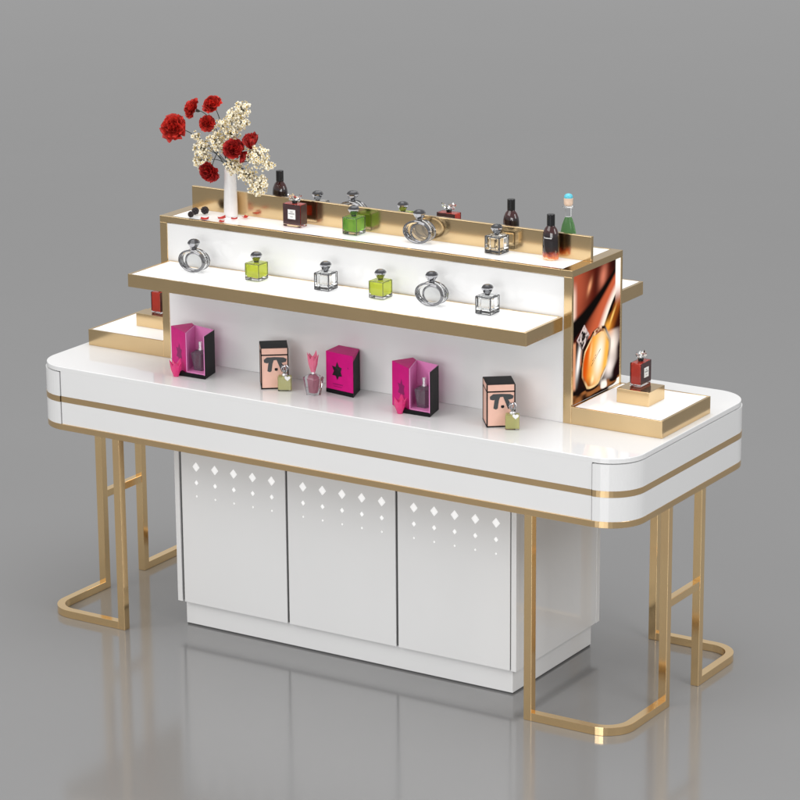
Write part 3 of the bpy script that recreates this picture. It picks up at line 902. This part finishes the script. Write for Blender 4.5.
def fallen(x, y, rz, s, label):
    b = bmesh.new(); g = []
    for i in range(6):
        v = i/5; row = []
        for j in range(5):
            u = j/2-1; w = .0085*math.sin(PI*(.12+.80*v))**.8
            row.append(b.verts.new((s*(v-.5)*.022, s*u*w, s*(.0012+.0035*u*u+.004*(v-.4)**2*4*(.5+.5*u)))))
        g.append(row)
    for a, c in zip(g, g[1:]):
        for j in range(4): b.faces.new((a[j], a[j+1], c[j+1], c[j]))
    o = obj('fallen_petal', b, 'petal', None, smooth=True)
    o.location = (x, y, ZT); o.rotation_euler.z = rz
    o['label'] = label; o['category'] = 'petal'; o['group'] = 'red petals fallen around the vase'
fallen(-.541, -.128, .2, 1.2, 'fallen red petal on the front edge beside the dark berries')
fallen(-.480, -.128, -.1, .95, 'fallen red petal on the front edge, below the vase')
fallen(-.505, -.090, 1.0, 1.1, 'fallen red petal lying just left of the vase foot')
fallen(-.470, -.078, .3, .9, 'pale red petal touching the front of the vase foot')
fallen(-.452, -.046, -.5, 1.15, 'fallen red petal right of the vase foot against the gold divider')

def berry(x, y, r, label):
    rnd = random.Random(int(x*1000)); b = bmesh.new()
    n = 34
    for k in range(n):
        z = 1-2*(k+.5)/n; a = k*2.39996; q = math.sqrt(1-z*z)
        bmesh.ops.create_icosphere(b, subdivisions=2, radius=r*.30*rnd.uniform(.9, 1.1), matrix=Matrix.Translation((r*.76*q*math.cos(a), r*.76*q*math.sin(a), r+r*.76*z)))
    bmesh.ops.create_icosphere(b, subdivisions=2, radius=r*.74, matrix=Matrix.Translation((0, 0, r)))
    o = obj('dark_berry', b, 'berry', None, smooth=True)
    o.location = (x, y, ZT+.0006)
    o['label'] = label; o['category'] = 'berry'; o['group'] = 'dark berries on top of the riser'
berry(-.5965, -.119, .0092, 'smallest dark berry, at the left on the front edge of the riser top')
berry(-.6060, -.083, .0112, 'middle one of the three dark berries at the left end of the riser top')
berry(-.5860, -.062, .0118, 'dark berry nearest the vase, of the three at the left end')

# ------------------------------------------------------------------ camera
cam_d = bpy.data.cameras.new('camera'); cam = bpy.data.objects.new('camera', cam_d); C.objects.link(cam)
az, pit, roll = .5620, .2826, -.0076
fwd = Vector((-math.sin(az)*math.cos(pit), math.cos(az)*math.cos(pit), -math.sin(pit)))
right = Vector((math.cos(az), math.sin(az), 0)); up = right.cross(fwd)
r2 = math.cos(roll)*right+math.sin(roll)*up; u2 = -math.sin(roll)*right+math.cos(roll)*up
mw = Matrix((( r2.x, u2.x, -fwd.x, 4.6292), (r2.y, u2.y, -fwd.y, -7.2708), (r2.z, u2.z, -fwd.z, 3.1884), (0, 0, 0, 1)))
cam.matrix_world = mw
cam_d.sensor_width = 36; cam_d.sensor_fit = 'HORIZONTAL'; cam_d.lens = 36*3070.36/800
cam_d.shift_y = 13.0246/800
cam_d.clip_end = 500
sc.camera = cam

# ------------------------------------------------------------------ light
w = bpy.data.worlds.new('World'); sc.world = w; w.use_nodes = True
nt = w.node_tree; bg = nt.nodes['Background']
tc = nt.nodes.new('ShaderNodeTexCoord'); sp = nt.nodes.new('ShaderNodeSeparateXYZ'); rp = nt.nodes.new('ShaderNodeValToRGB')
nt.links.new(tc.outputs['Generated'], sp.inputs[0]); nt.links.new(sp.outputs['Z'], rp.inputs['Fac'])
e = rp.color_ramp.elements
e[0].position = 0; e[0].color = (.34, .34, .34, 1)
e[1].position = 1; e[1].color = (.50, .50, .50, 1)
x = e.new(.22); x.color = (.36, .36, .36, 1)
x = e.new(.55); x.color = (.30, .30, .30, 1)
nt.links.new(rp.outputs['Color'], bg.inputs['Color']); bg.inputs['Strength'].default_value = 1.6

def area(name, loc, target, sx, sy, power, col=(1, 1, 1)):
    l = bpy.data.lights.new(name, 'AREA'); l.shape = 'RECTANGLE'; l.size = sx; l.size_y = sy; l.energy = power; l.color = col
    o = bpy.data.objects.new(name, l); C.objects.link(o); o.location = loc
    o.rotation_euler = (Vector(target)-Vector(loc)).to_track_quat('-Z', 'Y').to_euler()
    return o
area('key_softbox', (-2.2, -4.2, 4.6), (0, 0, .6), 3.8, 3.0, 110, (1, .985, .965))
area('added_front_fill', (1.6, -6.2, 1.7), (0, 0, .8), 3.0, 2.0, 110)  # low front fill, added to brighten the riser wall under the shelf
area('right_softbox', (4.6, -1.2, 3.4), (0, 0, .7), 2.0, 2.4, 75)
area('overhead_softbox', (.3, .4, 5.2), (0, 0, .8), 4.6, 3.4, 125)

sc.view_settings.view_transform = 'Standard'
sc.view_settings.look = 'None'
sc.view_settings.exposure = 0
